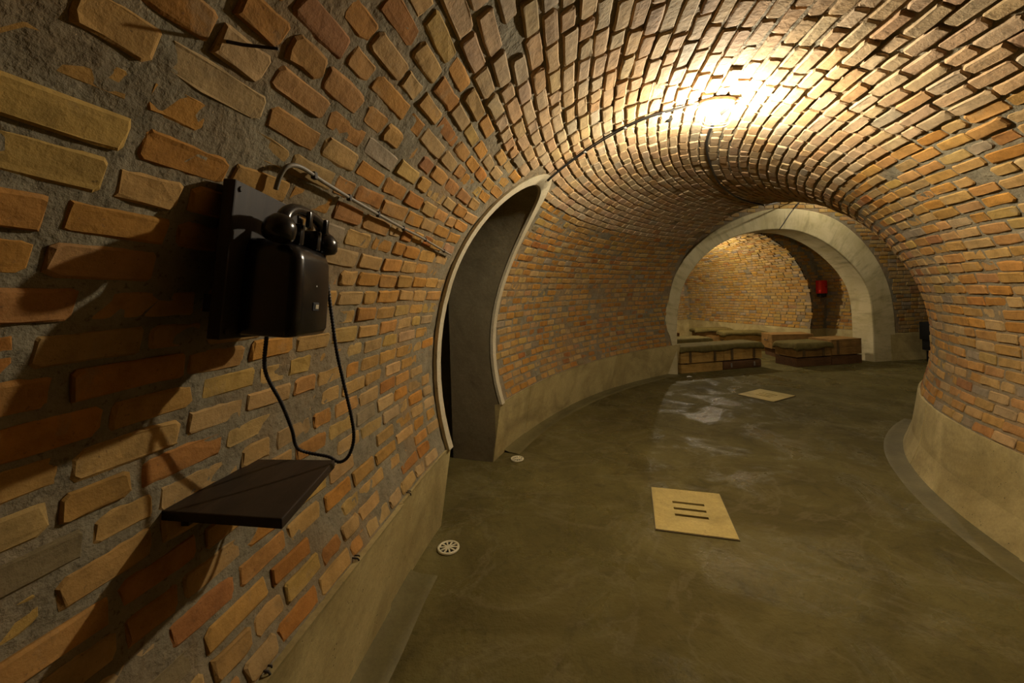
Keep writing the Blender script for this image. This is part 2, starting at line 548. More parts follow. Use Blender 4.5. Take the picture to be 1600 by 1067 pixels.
# ------------------------------------------------------------------ tunnel shell
COURSE = 0.0775
def shell_part(name, tha, thb, th_step=R(0.95)):
    phs = np.concatenate([np.linspace(R(-62), PHB, 20)[:-1], np.arange(PHB, PH1, R(0.24)), [PH1]])
    ths = np.linspace(tha, thb, int(math.ceil((thb - tha) / th_step)) + 1)
    PHI, THI = np.meshgrid(phs, ths, indexing='ij')
    P = tor(PHI, THI)
    ex, ey, en = tor_frame(PHI, THI)
    d = 0.0015 * noise3(P, 7) + 0.0025 * noise3(P, 19) + 0.003 * noise3(P, 43)
    P = P + en * (d - 0.001)[..., None]
    Pc = (P[:-1, :-1] + P[1:, 1:]) / 2
    keep = ~in_door(Pc, 0.03)
    F = grid_faces(len(phs), len(ths), keep)
    V, F = prune(P.reshape(-1, 3), F)
    o = mesh_obj(name, V, F, M_MORT, smooth=True)
    tag(o, kind='structure')
    return o

def tunnel_bricks(parent, tha, thb, proud, dust, sy=1.0, j0=0.010, j1=0.021):
    P, EX, EY, EN, LEN, KEY = [], [], [], [], [], []
    n = int(round((thb - tha) * RT / COURSE))
    for c in range(n):
        th = tha + (c + 0.5) * (thb - tha) / n
        rho = RA + RT * math.cos(th)
        st = (PHS - PHB) * RA
        for x, L, k in run_lengths(st + (PH1 - PHS) * rho, j0, j1):
            ph = PHB + x / RA if x < st else PHS + (x - st) / rho
            if ph + (L / 2) / rho > PH1 + 0.004 or ph < PHB: continue
            P.append((ph, th)); LEN.append(L); KEY.append(k)
    A = np.array(P); LEN = np.array(LEN); KEY = np.array(KEY)
    A[:, 1] += rng.normal(0, 0.0022, len(A)) / RT + 0.004 * noise3(np.c_[A[:, 0] * 6, A[:, 1] * 3, 0 * A[:, 0]], 1.0) / RT
    ex, ey, en = tor_frame(A[:, 0], A[:, 1])
    base = tor(A[:, 0], A[:, 1])
    keep = np.ones(len(A), bool)
    for f in (-0.5, 0, 0.5):
        q = base + ex * (LEN * f)[:, None]
        for g in (-0.5, 0.5):
            keep &= ~in_door(q + ey * (BH * g), 0.055)
    # flushed, mortar-washed patches
    wash = np.clip(noise3(base, 0.9) * 1.2 + noise3(base, 2.1) * 0.7, -1, 1)
    pr = proud + rng.normal(0, 0.0026, len(A)) - 0.003 * np.clip(wash, 0, 1)
    lost = rng.random(len(A)) < 0.012
    pr = np.where(lost, pr - 0.012, pr)
    Pw = base + en * pr[:, None]
    fx, fy, fn = jitter_frames(ex, ey, en, 0.014)
    t = tint_for(len(A), dust, 0.38)
    k = keep
    place_bricks(parent, Pw[k], fx[k], fy[k], fn[k], LEN[k], KEY[k], t[k], sy=sy)

B1, B2 = R(50), R(130)
wall_left = shell_part('wall_left', TH_L, B1)
ceiling = shell_part('ceiling', B1, B2)
wall_right = shell_part('wall_right', B2, TH_R)
tunnel_bricks(wall_left, TH_L, B1, 0.0042, 0.04, 0.94, 0.010, 0.024)
tunnel_bricks(ceiling, B1, B2, 0.011, 0.5)  # crown bricks paled: dust, plus the lamp's overexposure put into the tint
tunnel_bricks(wall_right, B2, TH_R, 0.0048, 0.06, 0.96)

# closing wall of the tunnel behind the camera
def disc_wall(name, ph, mat):
    th = np.linspace(TH_L, TH_R, 50)
    P = tor(np.full(50, ph), th)
    bot = [tor(np.array(ph), np.array(TH_R)), tor(np.array(ph), np.array(TH_L))]
    V = [tuple(p) for p in P] + [(bot[0][0], bot[0][1], -0.05), (bot[1][0], bot[1][1], -0.05)]
    o = mesh_obj(name, V, [tuple(range(len(V)))], mat)
    return tag(o, kind='structure')
disc_wall('wall_front', R(-62), M_MORT)

# ------------------------------------------------------------------ plinths
def plinth(name, prof, spans, inward):
    """prof: (rho, z) list; spans: list of (phi0, phi1, offset) formwork panels"""
    root = None
    for k, (a, b, off) in enumerate(spans):
        ph = np.linspace(a, b, max(2, int((b - a) / R(0.8)) + 1))
        V = []
        for p in ph:
            for rho, z in prof:
                rr = rho + off * inward
                V.append((*floor_pt(p, rr), z))
        n = len(prof); F = []
        for i in range(len(ph) - 1):
            for j in range(n):
                j2 = (j + 1) % n
                F.append((i * n + j, i * n + j2, (i + 1) * n + j2, (i + 1) * n + j))
        F.append(tuple(range(n))); F.append(tuple(range((len(ph) - 1) * n, len(ph) * n))[::-1])
        if root is None:
            root = tag(mesh_obj(name, V, F, M_CONC), kind='structure')
        else:
            mesh_obj('concrete_panel', V, F, M_CONC, root)
    return root
def door_edge_ph(sign, grow=0.0):
    return DPH + sign * math.asin((DHW + grow) / 7.08)
LP = [(7.02, PLZ + 0.004), (7.025, PLZ - 0.012), (7.115, -0.02), (7.17, -0.02), (7.17, PLZ - 0.02)]
plinth('baseboard_left', LP, [(R(-62), R(-5.0), 0.0), (R(-5.0), R(6.6), 0.012), (R(6.6), door_edge_ph(-1, 0.004), 0.0)], -1)
plinth('baseboard_left', LP, [(door_edge_ph(1, 0.004), R(27.5), 0.0), (R(27.5), R(37), 0.007), (R(37), R(48), 0.0), (R(48), R(61.35), 0.006)], -1)
RP = [(3.715, PLZ + 0.004), (3.718, PLZ - 0.012), (3.735, 0.40), (3.765, 0.2), (3.81, 0.06), (3.84, -0.02), (3.4, -0.02), (3.4, PLZ - 0.02)]
plinth('baseboard_right', RP, [(R(-62), R(-4), 0.0), (R(-4), R(16.3), 0.004), (R(16.3), R(36), 0.0), (R(36), PH1, 0.003)], 1)

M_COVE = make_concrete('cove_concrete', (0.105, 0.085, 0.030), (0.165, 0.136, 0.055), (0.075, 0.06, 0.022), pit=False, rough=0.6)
def cove(name, prof, a, b, parent=None):
    ph = np.linspace(a, b, max(2, int((b - a) / R(0.8)) + 1)); n = len(prof)
    V = [(*floor_pt(p, rho), z) for p in ph for rho, z in prof]
    F = [(i * n + j, i * n + j + 1, i * n + n + j + 1, i * n + n + j) for i in range(len(ph) - 1) for j in range(n - 1)]
    o = mesh_obj(name, V, F, M_COVE, parent, smooth=True)
    if parent is None: tag(o, kind='structure')
    return o
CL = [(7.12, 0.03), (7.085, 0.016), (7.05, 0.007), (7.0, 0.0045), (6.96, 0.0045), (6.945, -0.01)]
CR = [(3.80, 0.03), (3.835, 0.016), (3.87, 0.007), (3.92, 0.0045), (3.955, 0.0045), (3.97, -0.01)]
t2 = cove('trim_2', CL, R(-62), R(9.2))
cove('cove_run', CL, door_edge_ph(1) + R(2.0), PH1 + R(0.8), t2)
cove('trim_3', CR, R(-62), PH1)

# ------------------------------------------------------------------ floor
def build_floor():
    xs = np.arange(-3.2, 12.0, 0.06); ys = np.arange(-5.2, 14.6, 0.06)
    X, Y = np.meshgrid(xs, ys, indexing='ij')
    rho = np.hypot(X - CX, Y - CY)
    Z = 0.004 * noise3(np.stack([X, Y, 0 * X], -1), 1.3) + 0.002 * noise3(np.stack([X, Y, 0 * X], -1), 4.0)
    tun = (np.arctan2(Y - CY, CX - X) < PH1)
    g = lambda c, w: np.exp(-((rho - c) / w) ** 2)
    Z = Z - 0.006 * (g(6.80, 0.07) + g(4.10, 0.07)) * tun
    for (c, ax, ay, hw, hl) in GRATES:
        d = np.stack([X - c[0], Y - c[1]], -1)
        a = np.abs(d @ ax); b = np.abs(d @ ay)
        Z = np.where((a < hw - 0.09) & (b < hl - 0.09), -0.10, np.where((a < hw + 0.09) & (b < hl + 0.09), 0.0, Z))
    V = np.stack([X, Y, Z], -1).reshape(-1, 3)
    o = mesh_obj('floor', V, grid_faces(len(xs), len(ys)), M_FLOOR, smooth=True)
    return tag(o, kind='structure')

def quad_frame(pts, hw, hl):
    c = np.mean(pts, 0)
    ax = np.array(pts[1]) - np.array(pts[0]); ax = ax / np.linalg.norm(ax)
    return (c, ax, np.array([-ax[1], ax[0]]), hw, hl)
# corners of the two grates on the floor, near edge last
G1 = [(1.046, 3.123), (1.516, 2.984), (1.335, 2.416), (0.867, 2.566)]
G2 = [(3.689, 6.004), (3.918, 5.579), (3.425, 5.306), (3.227, 5.736)]
GRATES = [quad_frame(G1, 0.24, 0.285), quad_frame(G2, 0.243, 0.27)]
floor = build_floor()

# ------------------------------------------------------------------ doorway: frame, reveal and dark passage behind
def sweep_outline(name, grow_a, grow_b, n_a, n_b, mat, parent, zmin=0.0):
    """closed ring between two outlines; n_a/n_b: (front, back) offsets from the vault surface"""
    oa, ob = door_outline(grow_a), door_outline(grow_b)
    oa[:, 1] = np.maximum(oa[:, 1], zmin); ob[:, 1] = np.maximum(ob[:, 1], zmin)
    rings = []
    for o, off in ((oa, n_a), (ob, n_a), (ob, n_b), (oa, n_b)):
        rings.append(door_pt(o[:, 0], o[:, 1], surf_n(o[:, 0], np.minimum(o[:, 1], 2.6)) - off))
    n = len(oa); V = np.concatenate(rings); F = []
    for r in range(4):
        r2 = (r + 1) % 4
        for i in range(n - 1): F.append((r * n + i, r * n + i + 1, r2 * n + i + 1, r2 * n + i))
    F.append((0, n, 2 * n, 3 * n)); F.append((n - 1, 4 * n - 1, 3 * n - 1, 2 * n - 1))
    o = mesh_obj(name, V, F, mat, parent, smooth=True)
    o.data.set_sharp_from_angle(angle=R(40))
    return o
door_1 = sweep_outline('door_1', 0.0, 0.066, 0.03, 0.004, M_FRAME, None, PLZ)
tag(door_1, kind='structure')
# reveal: the opening swept straight outwards to a plane
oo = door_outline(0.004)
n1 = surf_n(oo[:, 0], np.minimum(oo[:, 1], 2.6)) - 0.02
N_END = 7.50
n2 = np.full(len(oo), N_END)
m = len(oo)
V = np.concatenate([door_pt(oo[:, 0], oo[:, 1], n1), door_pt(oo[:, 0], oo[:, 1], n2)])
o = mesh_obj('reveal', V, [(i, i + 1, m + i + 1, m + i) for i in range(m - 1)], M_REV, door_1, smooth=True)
o.data.set_sharp_from_angle(angle=R(40))
# passage beyond: a wider dark concrete room
def room(name, t0, t1, na, nb, z1, mat):
    c = [(t0, na), (t1, na), (t1, nb), (t0, nb)]
    V = []
    for z in (-0.02, z1):
        for t, n in c: V.append(tuple(door_pt(np.array([t]), np.array([z]), np.array([n]))[0]))
    F = [(1, 2, 6, 5), (2, 3, 7, 6), (3, 0, 4, 7), (4, 5, 6, 7)]
    o = mesh_obj(name, V, F, mat)
    return tag(o, kind='structure')
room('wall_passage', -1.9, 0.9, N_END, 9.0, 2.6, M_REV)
# concrete around the mouth towards the passage
ov = door_outline(0.004)
V = [tuple(p) for p in door_pt(ov[:, 0], ov[:, 1], np.full(len(ov), N_END))]
big = [(-1.9, 0.0), (-1.9, 2.6), (0.9, 2.6), (0.9, 0.0)]
V += [tuple(door_pt(np.array([t]), np.array([z]), np.array([N_END]))[0]) for t, z in big]
nb_ = len(ov); half = nb_ // 2
F = [tuple([nb_, nb_ + 1] + list(range(half, -1, -1))), tuple([nb_ + 1, nb_ + 2] + [half]), tuple([nb_ + 2, nb_ + 3] + list(range(nb_ - 1, half - 1, -1)))]
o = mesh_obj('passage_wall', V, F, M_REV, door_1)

# ------------------------------------------------------------------ vestibule with the concrete arch
AA = R(8)
AP = np.array([2.98, 7.24])
AU = np.array([math.cos(AA), math.sin(AA)])
AN = np.array([-math.sin(AA), math.cos(AA)])       # away from the camera
INN = [(0.0, -0.02), (0.0, 0.5), (0.02, 0.99), (0.105, 1.453), (0.204, 1.69), (0.33, 1.87), (0.51, 2.075), (0.747, 2.26), (1.004, 2.405), (1.32, 2.52),
       (1.72, 2.60), (2.12, 2.622), (2.475, 2.595), (2.782, 2.51), (3.09, 2.372), (3.4, 2.175), (3.69, 1.925), (3.90, 1.685), (4.04, 1.43), (4.11, 1.10), (4.13, 0.6), (4.13, -0.02)]
OUT = [(-0.33, -0.02), (-0.32, 0.54), (-0.28, 1.0), (-0.201, 1.40), (-0.12, 1.63), (-0.005, 1.84), (0.15, 2.06), (0.384, 2.30), (0.757, 2.575), (1.213, 2.80),
       (1.70, 2.955), (2.14, 3.015), (2.593, 3.005), (3.05, 2.925), (3.422, 2.78), (3.735, 2.575), (4.007, 2.33), (4.24, 2.05), (4.42, 1.74), (4.56, 1.35), (4.63, 0.85), (4.66, -0.02)]
def resample(poly, n):
    p = spline(poly, 12); d = np.r_[0, np.cumsum(np.linalg.norm(np.diff(p, axis=0), axis=1))]
    q = np.linspace(0, d[-1], n)
    return np.c_[np.interp(q, d, p[:, 0]), np.interp(q, d, p[:, 1])]
def AW(s, z, dep):
    p = AP + np.outer(s, AU) + np.outer(dep, AN)
    return np.c_[p, z]
NI = 120
ai, ao = resample(INN, NI), resample(OUT, NI)
RD = 0.42
ring_o = AW(np.array([2.1]), np.array([0.6]), np.array([0.0]))[0]
loops = [(ao, 0.10), (ao, 0.0), (ai, 0.0), (ai + 0.0, RD)]
V = np.concatenate([AW(l[:, 0], l[:, 1], np.full(NI, d)) for l, d in loops])
F = [(r * NI + i, r * NI + i + 1, (r + 1) * NI + i + 1, (r + 1) * NI + i) for r in range(3) for i in range(NI - 1)]
arch = mesh_obj('trim_1', np.c_[(V - ring_o)], F, M_RING, smooth=True)
# local axes of the arch follow its plane so that the streaks run radially
rot = Matrix.Rotation(AA, 4, 'Z')
arch.data.transform(rot.inverted())
arch.matrix_basis = Matrix.Translation(ring_o) @ rot
arch.data.set_sharp_from_angle(angle=R(40))
bev = arch.modifiers.new('edge', 'BEVEL'); bev.width = 0.02; bev.segments = 3; bev.limit_method = 'ANGLE'; bev.angle_limit = R(50)
tag(arch, kind='structure')

def poly_inside(poly, s, z):
    c = np.zeros(s.shape, bool); n = len(poly)
    for i in range(n):
        (x1, y1), (x2, y2) = poly[i], poly[(i + 1) % n]
        if y1 == y2: continue
        c ^= ((y1 > z) != (y2 > z)) & (s < (x2 - x1) * (z - y1) / (y2 - y1) + x1)
    return c
mid = np.r_[ao * 0.7 + ai * 0.3, [[4.5, -1.0], [-0.2, -1.0]]]
outp = np.r_[ao, [[4.66, -1.0], [-0.33, -1.0]]]
S0, S1, ZT = -0.6, 7.2, 3.75
WD = 0.035                                             # brick face stands back from the arch
ss = np.arange(S0, S1, 0.03); zz = np.arange(0.0, ZT, 0.03)
SS, ZZ = np.meshgrid(ss, zz, indexing='ij')
P = AW(SS.ravel(), ZZ.ravel(), np.full(SS.size, WD))
P = P - np.outer(0.004 * noise3(P, 8) + 0.004 * noise3(P, 20), np.r_[AN, 0])
keep = ~poly_inside(mid, (SS[:-1, :-1] + SS[1:, 1:]) / 2, (ZZ[:-1, :-1] + ZZ[1:, 1:]) / 2)
V, F = prune(P, grid_faces(len(ss), len(zz), keep))
wall_back = tag(mesh_obj('wall_back', V, F, M_MORT, smooth=True), kind='structure')

def flat_bricks(parent, origin, eu, en, s0, s1, z0, z1, mask, proud=0.008, dust=0.1, singles=300, filt=None):
    S, Z, LEN, KEY = [], [], [], []
    n = int((z1 - z0) / COURSE)
    for c in range(n):
        z = z0 + (c + 0.5) * COURSE
        for x, L, k in run_lengths(s1 - s0):
            if x - L / 2 < 0 or x + L / 2 > s1 - s0: continue
            S.append(s0 + x); Z.append(z); LEN.append(L); KEY.append(k)
    S, Z, LEN, KEY = map(np.array, (S, Z, LEN, KEY))
    k = np.ones(len(S), bool)
    for f in (-.5, 0, .5):
        for g in (-.5, .5): k &= ~mask(S + LEN * f, Z + BH * g)
    S, Z, LEN, KEY = S[k], Z[k], LEN[k], KEY[k]
    Z = Z + rng.normal(0, 0.002, len(S))
    P = origin + np.outer(S, np.r_[eu, 0]) + np.outer(Z, [0, 0, 1.0]) + np.outer(proud + rng.normal(0, .003, len(S)), np.r_[en, 0])
    n = len(S)
    EX = np.tile(np.r_[eu, 0], (n, 1)); EY = np.tile([0, 0, 1.0], (n, 1)); EN = np.cross(EX, EY)
    if EN[0] @ np.r_[en, 0] < 0: EX = -EX; EN = -EN
    fx, fy, fn = jitter_frames(EX, EY, EN, 0.014)
    place_bricks(parent, P, fx, fy, fn, LEN, KEY, tint_for(n, dust, 1.0), singles)
inside_ring = lambda s, z: poly_inside(outp, s, z)
flat_bricks(wall_back, np.r_[AP + AN * WD, 0], AU, -AN, S0, S1, PLZ, ZT, inside_ring, 0.010, 0.15, 300)
# plinth of this wall right of the arch
s = np.array([4.40, S1]); 
pl = [(4.40, 0.0), (S1, 0.0)]
V = []
for sx in np.linspace(4.52, S1, 12):
    for dep, z in ((0.004, PLZ), (0.0, PLZ - 0.02), (-0.004, 0.15), (-0.03, -0.02), (0.25, -0.02), (0.25, PLZ)):
        V.append(tuple(AW(np.array([sx]), np.array([z]), np.array([dep]))[0]))
F = []
for i in range(11):
    for j in range(6):
        j2 = (j + 1) % 6; F.append((i * 6 + j, i * 6 + j2, i * 6 + 6 + j2, i * 6 + 6 + j))
F.append((0, 1, 2, 3, 4, 5)); F.append(tuple(range(71, 65, -1)))
tag(mesh_obj('baseboard_back', V, F, M_CONC), kind='structure')

# tunnel end face around its mouth, side walls and roof of the vestibule
def end_face():
    th = np.linspace(TH_L, TH_R, 70)
    V, F = [], []
    e_r = np.array([-math.cos(PH1), math.sin(PH1)])
    def pt(n, z): return (CX + (RA + n) * e_r[0], CY + (RA + n) * e_r[1], z)
    for t in th:
        n, z = RT * float(half_w(t)), ZC + RT * math.sin(t)
        V.append(pt(n, z))
        k = 1.0 / max(abs(math.cos(t)) / 3.6, abs(math.sin(t)) / (ZT - ZC)) if math.sin(t) > 0 else 3.6 / abs(math.cos(t))
        V.append(pt(min(k * math.cos(t), 1.75), max(z, ZC + k * math.sin(t)) if math.sin(t) > 0 else z))
    for i in range(len(th) - 1): F.append((2 * i, 2 * i + 1, 2 * i + 3, 2 * i + 2))
    V += [pt(-1.66, 0), pt(-3.6, 0), pt(-3.6, PLZ), pt(-1.71, PLZ)]
    q = len(V); F.append((q - 4, q - 3, q - 2, q - 1))
    return tag(mesh_obj('wall_mouth', V, F, M_MORT), kind='structure')
end_face()
e_in = np.array([CX, CY]) - 0.0
pA = np.array([CX - (RA - 3.6) * math.cos(PH1), CY + (RA - 3.6) * math.sin(PH1)])
pB = AP + AU * S1
pC = AP + AU * S0
V = [(*pA, 0), (*pB, 0), (*pB, ZT), (*pA, ZT)]
tag(mesh_obj('wall_vestibule_right', V, [(0, 1, 2, 3)], M_MORT), kind='structure')
pD = np.array([CX - (RA + 1.76) * math.cos(PH1), CY + (RA + 1.76) * math.sin(PH1)])
V = [(*pA, ZT - 0.01), (*pB, ZT - 0.01), (*(pB + AN * 0.3), ZT - 0.01), (*(pC + AN * 0.3), ZT - 0.01), (*pD, ZT - 0.01)]
tag(mesh_obj('ceiling_vestibule', V, [(0, 1, 2, 3, 4)], M_MORT), kind='structure')

# ------------------------------------------------------------------ chamber beyond the arch
CH = np.array([-0.242, 0.970]); CH = CH / np.linalg.norm(CH)
CE = np.array([CH[1], -CH[0]])
CA = np.array([4.94, 8.68])
CZ = 1.0
def chw(n, z, t):
    p = CA + np.outer(n, CE) + np.outer(t, CH)
    return np.c_[p, z]
def ell(th, rx, rz):
    return rx * np.cos(th), CZ + rz * np.sin(th)
def t_start(n):
    """where the line n meets the back of the arch wall"""
    p0 = CA + np.outer(n, CE)
    pl = AP + AN * (RD - 0.05)
    return -((p0 - pl) @ AN) / (CH @ AN)
def barrel(name, rx, rz, t0, t1, proud, dust, singles):
    tha = math.asin((PLZ - CZ) / rz); thb = PI - tha
    ths = np.linspace(tha, thb, 110)
    n, z = ell(ths, rx, rz)
    ta = np.full(len(n), t0) if t0 is not None else t_start(n)
    nt = max(3, int((t1 - (t0 if t0 is not None else -1.2)) / 0.06))
    V = []
    for k in range(nt):
        f = k / (nt - 1)
        V.append(chw(n, z, ta * (1 - f) + t1 * f))
    V = np.stack(V)
    V = V + 0.006 * noise3(V, 11)[..., None] * np.array([0.5, 0.5, 0.7])
    wall = tag(mesh_obj(name, V.reshape(-1, 3), grid_faces(nt, len(ths)), M_MORT, smooth=True), kind='structure')
    # bricks
    arc = np.linspace(tha, thb, 4000); an, az = ell(arc, rx, rz)
    d = np.r_[0, np.cumsum(np.hypot(np.diff(an), np.diff(az)))]
    nc = int(d[-1] / COURSE)
    P, EX, EY, EN, LEN, KEY = [], [], [], [], [], []
    for c in range(nc):
        th = np.interp((c + 0.5) * d[-1] / nc, d, arc)
        nn, z_ = ell(th, rx, rz)
        tg = np.array([-rx * math.sin(th), rz * math.cos(th)]); tg /= np.linalg.norm(tg)
        if nn < -rx * 0.5 and z_ < 2.0: continue                    # left side: hidden behind the arch
        ts = t0 if t0 is not None else float(t_start(np.array([nn]))[0])
        for x, L, k in run_lengths(t1 - ts):
            if x - L / 2 < -0.05 or x + L / 2 > t1 - ts + 0.03: continue
            ey = np.r_[CE * tg[0], tg[1]]; ex = np.r_[CH, 0]
            en = np.cross(ex, ey)
            cdir = np.r_[-CE * nn, CZ - z_]
            if en @ cdir < 0: ex = -ex; en = -en
            P.append(chw(np.array([nn]), np.array([z_]), np.array([ts + x]))[0] + en * (proud + rng.normal(0, .004)))
            EX.append(ex); EY.append(ey); EN.append(en); LEN.append(L); KEY.append(k)
    P, EX, EY, EN, LEN, KEY = map(np.array, (P, EX, EY, EN, LEN, KEY))
    fx, fy, fn = jitter_frames(EX, EY, EN, 0.014)
    place_bricks(wall, P, fx, fy, fn, LEN, KEY, tint_for(len(P), dust, 1.0), singles)
    return wall
TEND = 4.15
RX, RZ = 2.0, 1.80
RX2, RZ2 = 2.45, 2.05
barrel('wall_chamber', RX, RZ, 0.0, TEND, 0.010, 0.05, 300)
barrel('wall_forebay', RX2, RZ2, None, 0.03, 0.010, 0.05, 60)

def chamber_plate(name, rx, rz, t, hole=None, dirn=-1):
    """wall across the chamber axis; hole = (rx, rz) of the mouth"""
    nn = np.arange(-rx - 0.0, rx + 0.03, 0.03); zz = np.arange(0.0, CZ + rz + 0.03, 0.03)
    NN, ZZ = np.meshgrid(nn, zz, indexing='ij')
    def inside(n, z, a, b): return ((n / a) ** 2 + (np.maximum(z - CZ, 0 * z - (0.46)) / b) ** 2) < 1
    Nc, Zc = (NN[:-1, :-1] + NN[1:, 1:]) / 2, (ZZ[:-1, :-1] + ZZ[1:, 1:]) / 2
    keep = inside(Nc, Zc, rx + 0.03, rz + 0.03)
    if hole: keep &= ~inside(Nc, Zc, hole[0] + 0.02, hole[1] + 0.02)
    P = chw(NN.ravel(), ZZ.ravel(), np.full(NN.size, t))
    V, F = prune(P, grid_faces(len(nn), len(zz), keep))
    w = tag(mesh_obj(name, V, F, M_MORT, smooth=True), kind='structure')
    msk = lambda n, z: ~inside(n, z, rx, rz) | (inside(n, z, hole[0] + 0.01, hole[1] + 0.01) if hole else np.zeros(n.shape, bool)) | ((n < -rx * 0.3) & (z < 1.6))
    flat_bricks(w, np.r_[CA + CH * t, 0], CE, CH * dirn, -rx, rx, PLZ, CZ + rz, msk, 0.010, 0.08, 60 if hole else 40)
    return w
chamber_plate('wall_far', RX, RZ, TEND)
chamber_plate('wall_step', RX2, RZ2, 0.0, (RX, RZ))

def straight_plinth(name, path, mat=M_CONC):
    """path: list of (inner point, outer point) floor positions"""
    V, F = [], []
    for a, b in path:
        a, b = np.array(a), np.array(b)
        V += [(*a, -0.02), (*(a + (b - a) * 0.02), PLZ), (*b, PLZ), (*b, -0.02)]
    for i in range(len(path) - 1):
        for j in range(4):
            j2 = (j + 1) % 4; F.append((4 * i + j, 4 * i + j2, 4 * i + 4 + j2, 4 * i + 4 + j))
    F.append((0, 1, 2, 3)); q = 4 * len(path); F.append((q - 1, q - 2, q - 3, q - 4))
    return tag(mesh_obj(name, V, F, mat), kind='structure')
def cp(n, t): return CA + CE * n + CH * t
nP = RX * math.sqrt(1 - ((PLZ - CZ) / RZ) ** 2) - 0.02
nP2 = RX2 * math.sqrt(1 - ((PLZ - CZ) / RZ2) ** 2) - 0.02
straight_plinth('baseboard_chamber', [(cp(nP2, float(t_start(np.array([nP2]))[0])), cp(nP2 + .4, float(t_start(np.array([nP2]))[0]))), (cp(nP2, -0.03), cp(nP2 + .4, 0.05)),
                                      (cp(nP, -0.03), cp(nP + .4, .4)), (cp(nP, TEND - .03), cp(nP + .4, TEND + .3)), (cp(-nP, TEND - .03), cp(-nP - .3, TEND + .3)),
                                      (cp(-nP, 0.0), cp(-nP - .4, 0.0))])

# ------------------------------------------------------------------ bench crates under canvas covers
def crate(name, label, c, L, W, Hh, rz, mat, battens=(), group=None, handle=True, planks=2, rounded=False):
    """c: centre of the bottom; L runs along local x; front is local -y"""
    r = empty(name, (c[0], c[1], c[2]), rz)
    tag(r, label, 'crate', group)
    g = 0.003
    if rounded:
        MB().box((0, 0, Hh / 2), (L, W, Hh), bevel=0.028).build('body', mat, r, smooth=True)
    else:
        MB().box((0, 0, Hh / 2), (L - 0.02, W - 0.02, Hh - 0.004)).build('body', mat, r)
        hp = Hh / planks
        for k in range(planks):
            for sy in (-1, 1):
                MB().box((0, sy * (W / 2 - 0.006), hp * (k + .5)), (L, 0.014, hp - g), bevel=0.002).build('plank', mat, r)
            for sx in (-1, 1):
                MB().box((sx * (L / 2 - 0.006), 0, hp * (k + .5)), (0.014, W - 0.03, hp - g), bevel=0.002).build('plank', mat, r)
        MB().box((0, 0, Hh - 0.004), (L + 0.006, W + 0.006, 0.012), bevel=0.002).build('lid', mat, r)
        if c[2] > 0.1:
            for sx in (-1, 1):
                MB().box((sx * L * .36, 0, -0.009), (0.05, W - 0.06, 0.018)).build('runner', M_DARK, r)
    for b in battens:
        MB().box((b, -W / 2 - 0.008, Hh / 2), (0.045, 0.02, Hh - 0.03), bevel=0.003).build('batten', M_BATTEN, r)
    if handle:
        for sx in (-1, 1):
            p = [(sx * (L / 2 + 0.004), -0.06, Hh * .62), (sx * (L / 2 + 0.02), -0.05, Hh * .55), (sx * (L / 2 + 0.022), 0.05, Hh * .55), (sx * (L / 2 + 0.004), 0.06, Hh * .62)]
            V, F = tube(spline(p, 4), 0.007, 6)
            o = mesh_obj('rope_handle', V, F, M_IRON); o.parent = r
    if rounded:
        for b in (-L * .3, L * .3):
            MB().box((b, -W / 2 - 0.003, Hh * .5), (0.03, 0.012, Hh * .5), bevel=0.002).build('clasp', M_STEEL, r)
    return r

def cover(name, label, c, L, W, z, rz, drop=0.085, seed=0, group=None, fold=0.012):
    """canvas blanket folded over the top of a bench"""
    r = random.Random(seed)
    nx, ny = 44, 22
    xs = np.linspace(-L / 2 - drop, L / 2 + drop, nx); ys = np.linspace(-W / 2 - drop, W / 2 + drop, ny)
    ph = r.uniform(0, 6)
    def shape(off):
        V = []
        for x in xs:
            for y in ys:
                ox, oy = max(0, abs(x) - L / 2), max(0, abs(y) - W / 2)
                px = math.copysign(min(abs(x), L / 2) + 0.018 + 0.07 * ox * 1.0, x) if ox > 0 else x
                py = math.copysign(min(abs(y), W / 2) + 0.018 + 0.07 * oy * 1.0, y) if oy > 0 else y
                dz = max(ox, oy) if (ox == 0 or oy == 0) else max(ox, oy) * 1.0
                wob = fold * (math.sin(x * 9 + ph) + 0.6 * math.sin(x * 23 + y * 11 + ph)) * (0.3 if dz == 0 else 1.0)
                hem = (math.sin(x * 5.5 + ph * 2) * 0.16 + math.sin(x * 14 + ph) * 0.1 + math.sin(y * 17 + ph) * 0.12)
                if ox > 0: px += wob * 0.6 * math.copysign(1, x)
                if oy > 0: py += wob * 0.6 * math.copysign(1, y)
                rnd = 0.012 * math.exp(-((abs(x) - L / 2) / 0.03) ** 2) + 0.012 * math.exp(-((abs(y) - W / 2) / 0.03) ** 2)
                zz_ = z - dz * (1 + hem) + (abs(wob) * 0.5 if dz == 0 else 0) - rnd * 0.6 - off
                V.append((px * (1 - off * .4), py * (1 - off * .8), zz_))
        return V
    top = shape(0.0)
    o = obj(name, mesh_data(name, top, grid_faces(nx, ny).tolist(), M_TARP, True))
    o.location = (c[0], c[1], 0); o.rotation_euler = (0, 0, rz)
    md = o.modifiers.new('cloth', 'SOLIDIFY'); md.thickness = 0.012; md.offset = 1
    tag(o, label, 'cover', group)
    return o

def bench(c0, c1, W):
    """front-left and front-right floor corners -> centre line, length, angle"""
    a, b = np.array(c0), np.array(c1)
    d = b - a; L = np.linalg.norm(d); d = d / L
    n = np.array([-d[1], d[0]])
    return a, d, n, L, math.atan2(d[1], d[0])
GC = 'wooden crates stacked as benches'
GV = 'canvas covers on the crate benches'
def crate_at(a, d, n, W, rz, s0, s1, z, h, mat, label, **k):
    c = a + d * (s0 + s1) / 2 + n * W / 2
    return crate('wooden_crate', label, (c[0], c[1], z), s1 - s0 - 0.006, W, h, rz, mat, group=GC, **k)

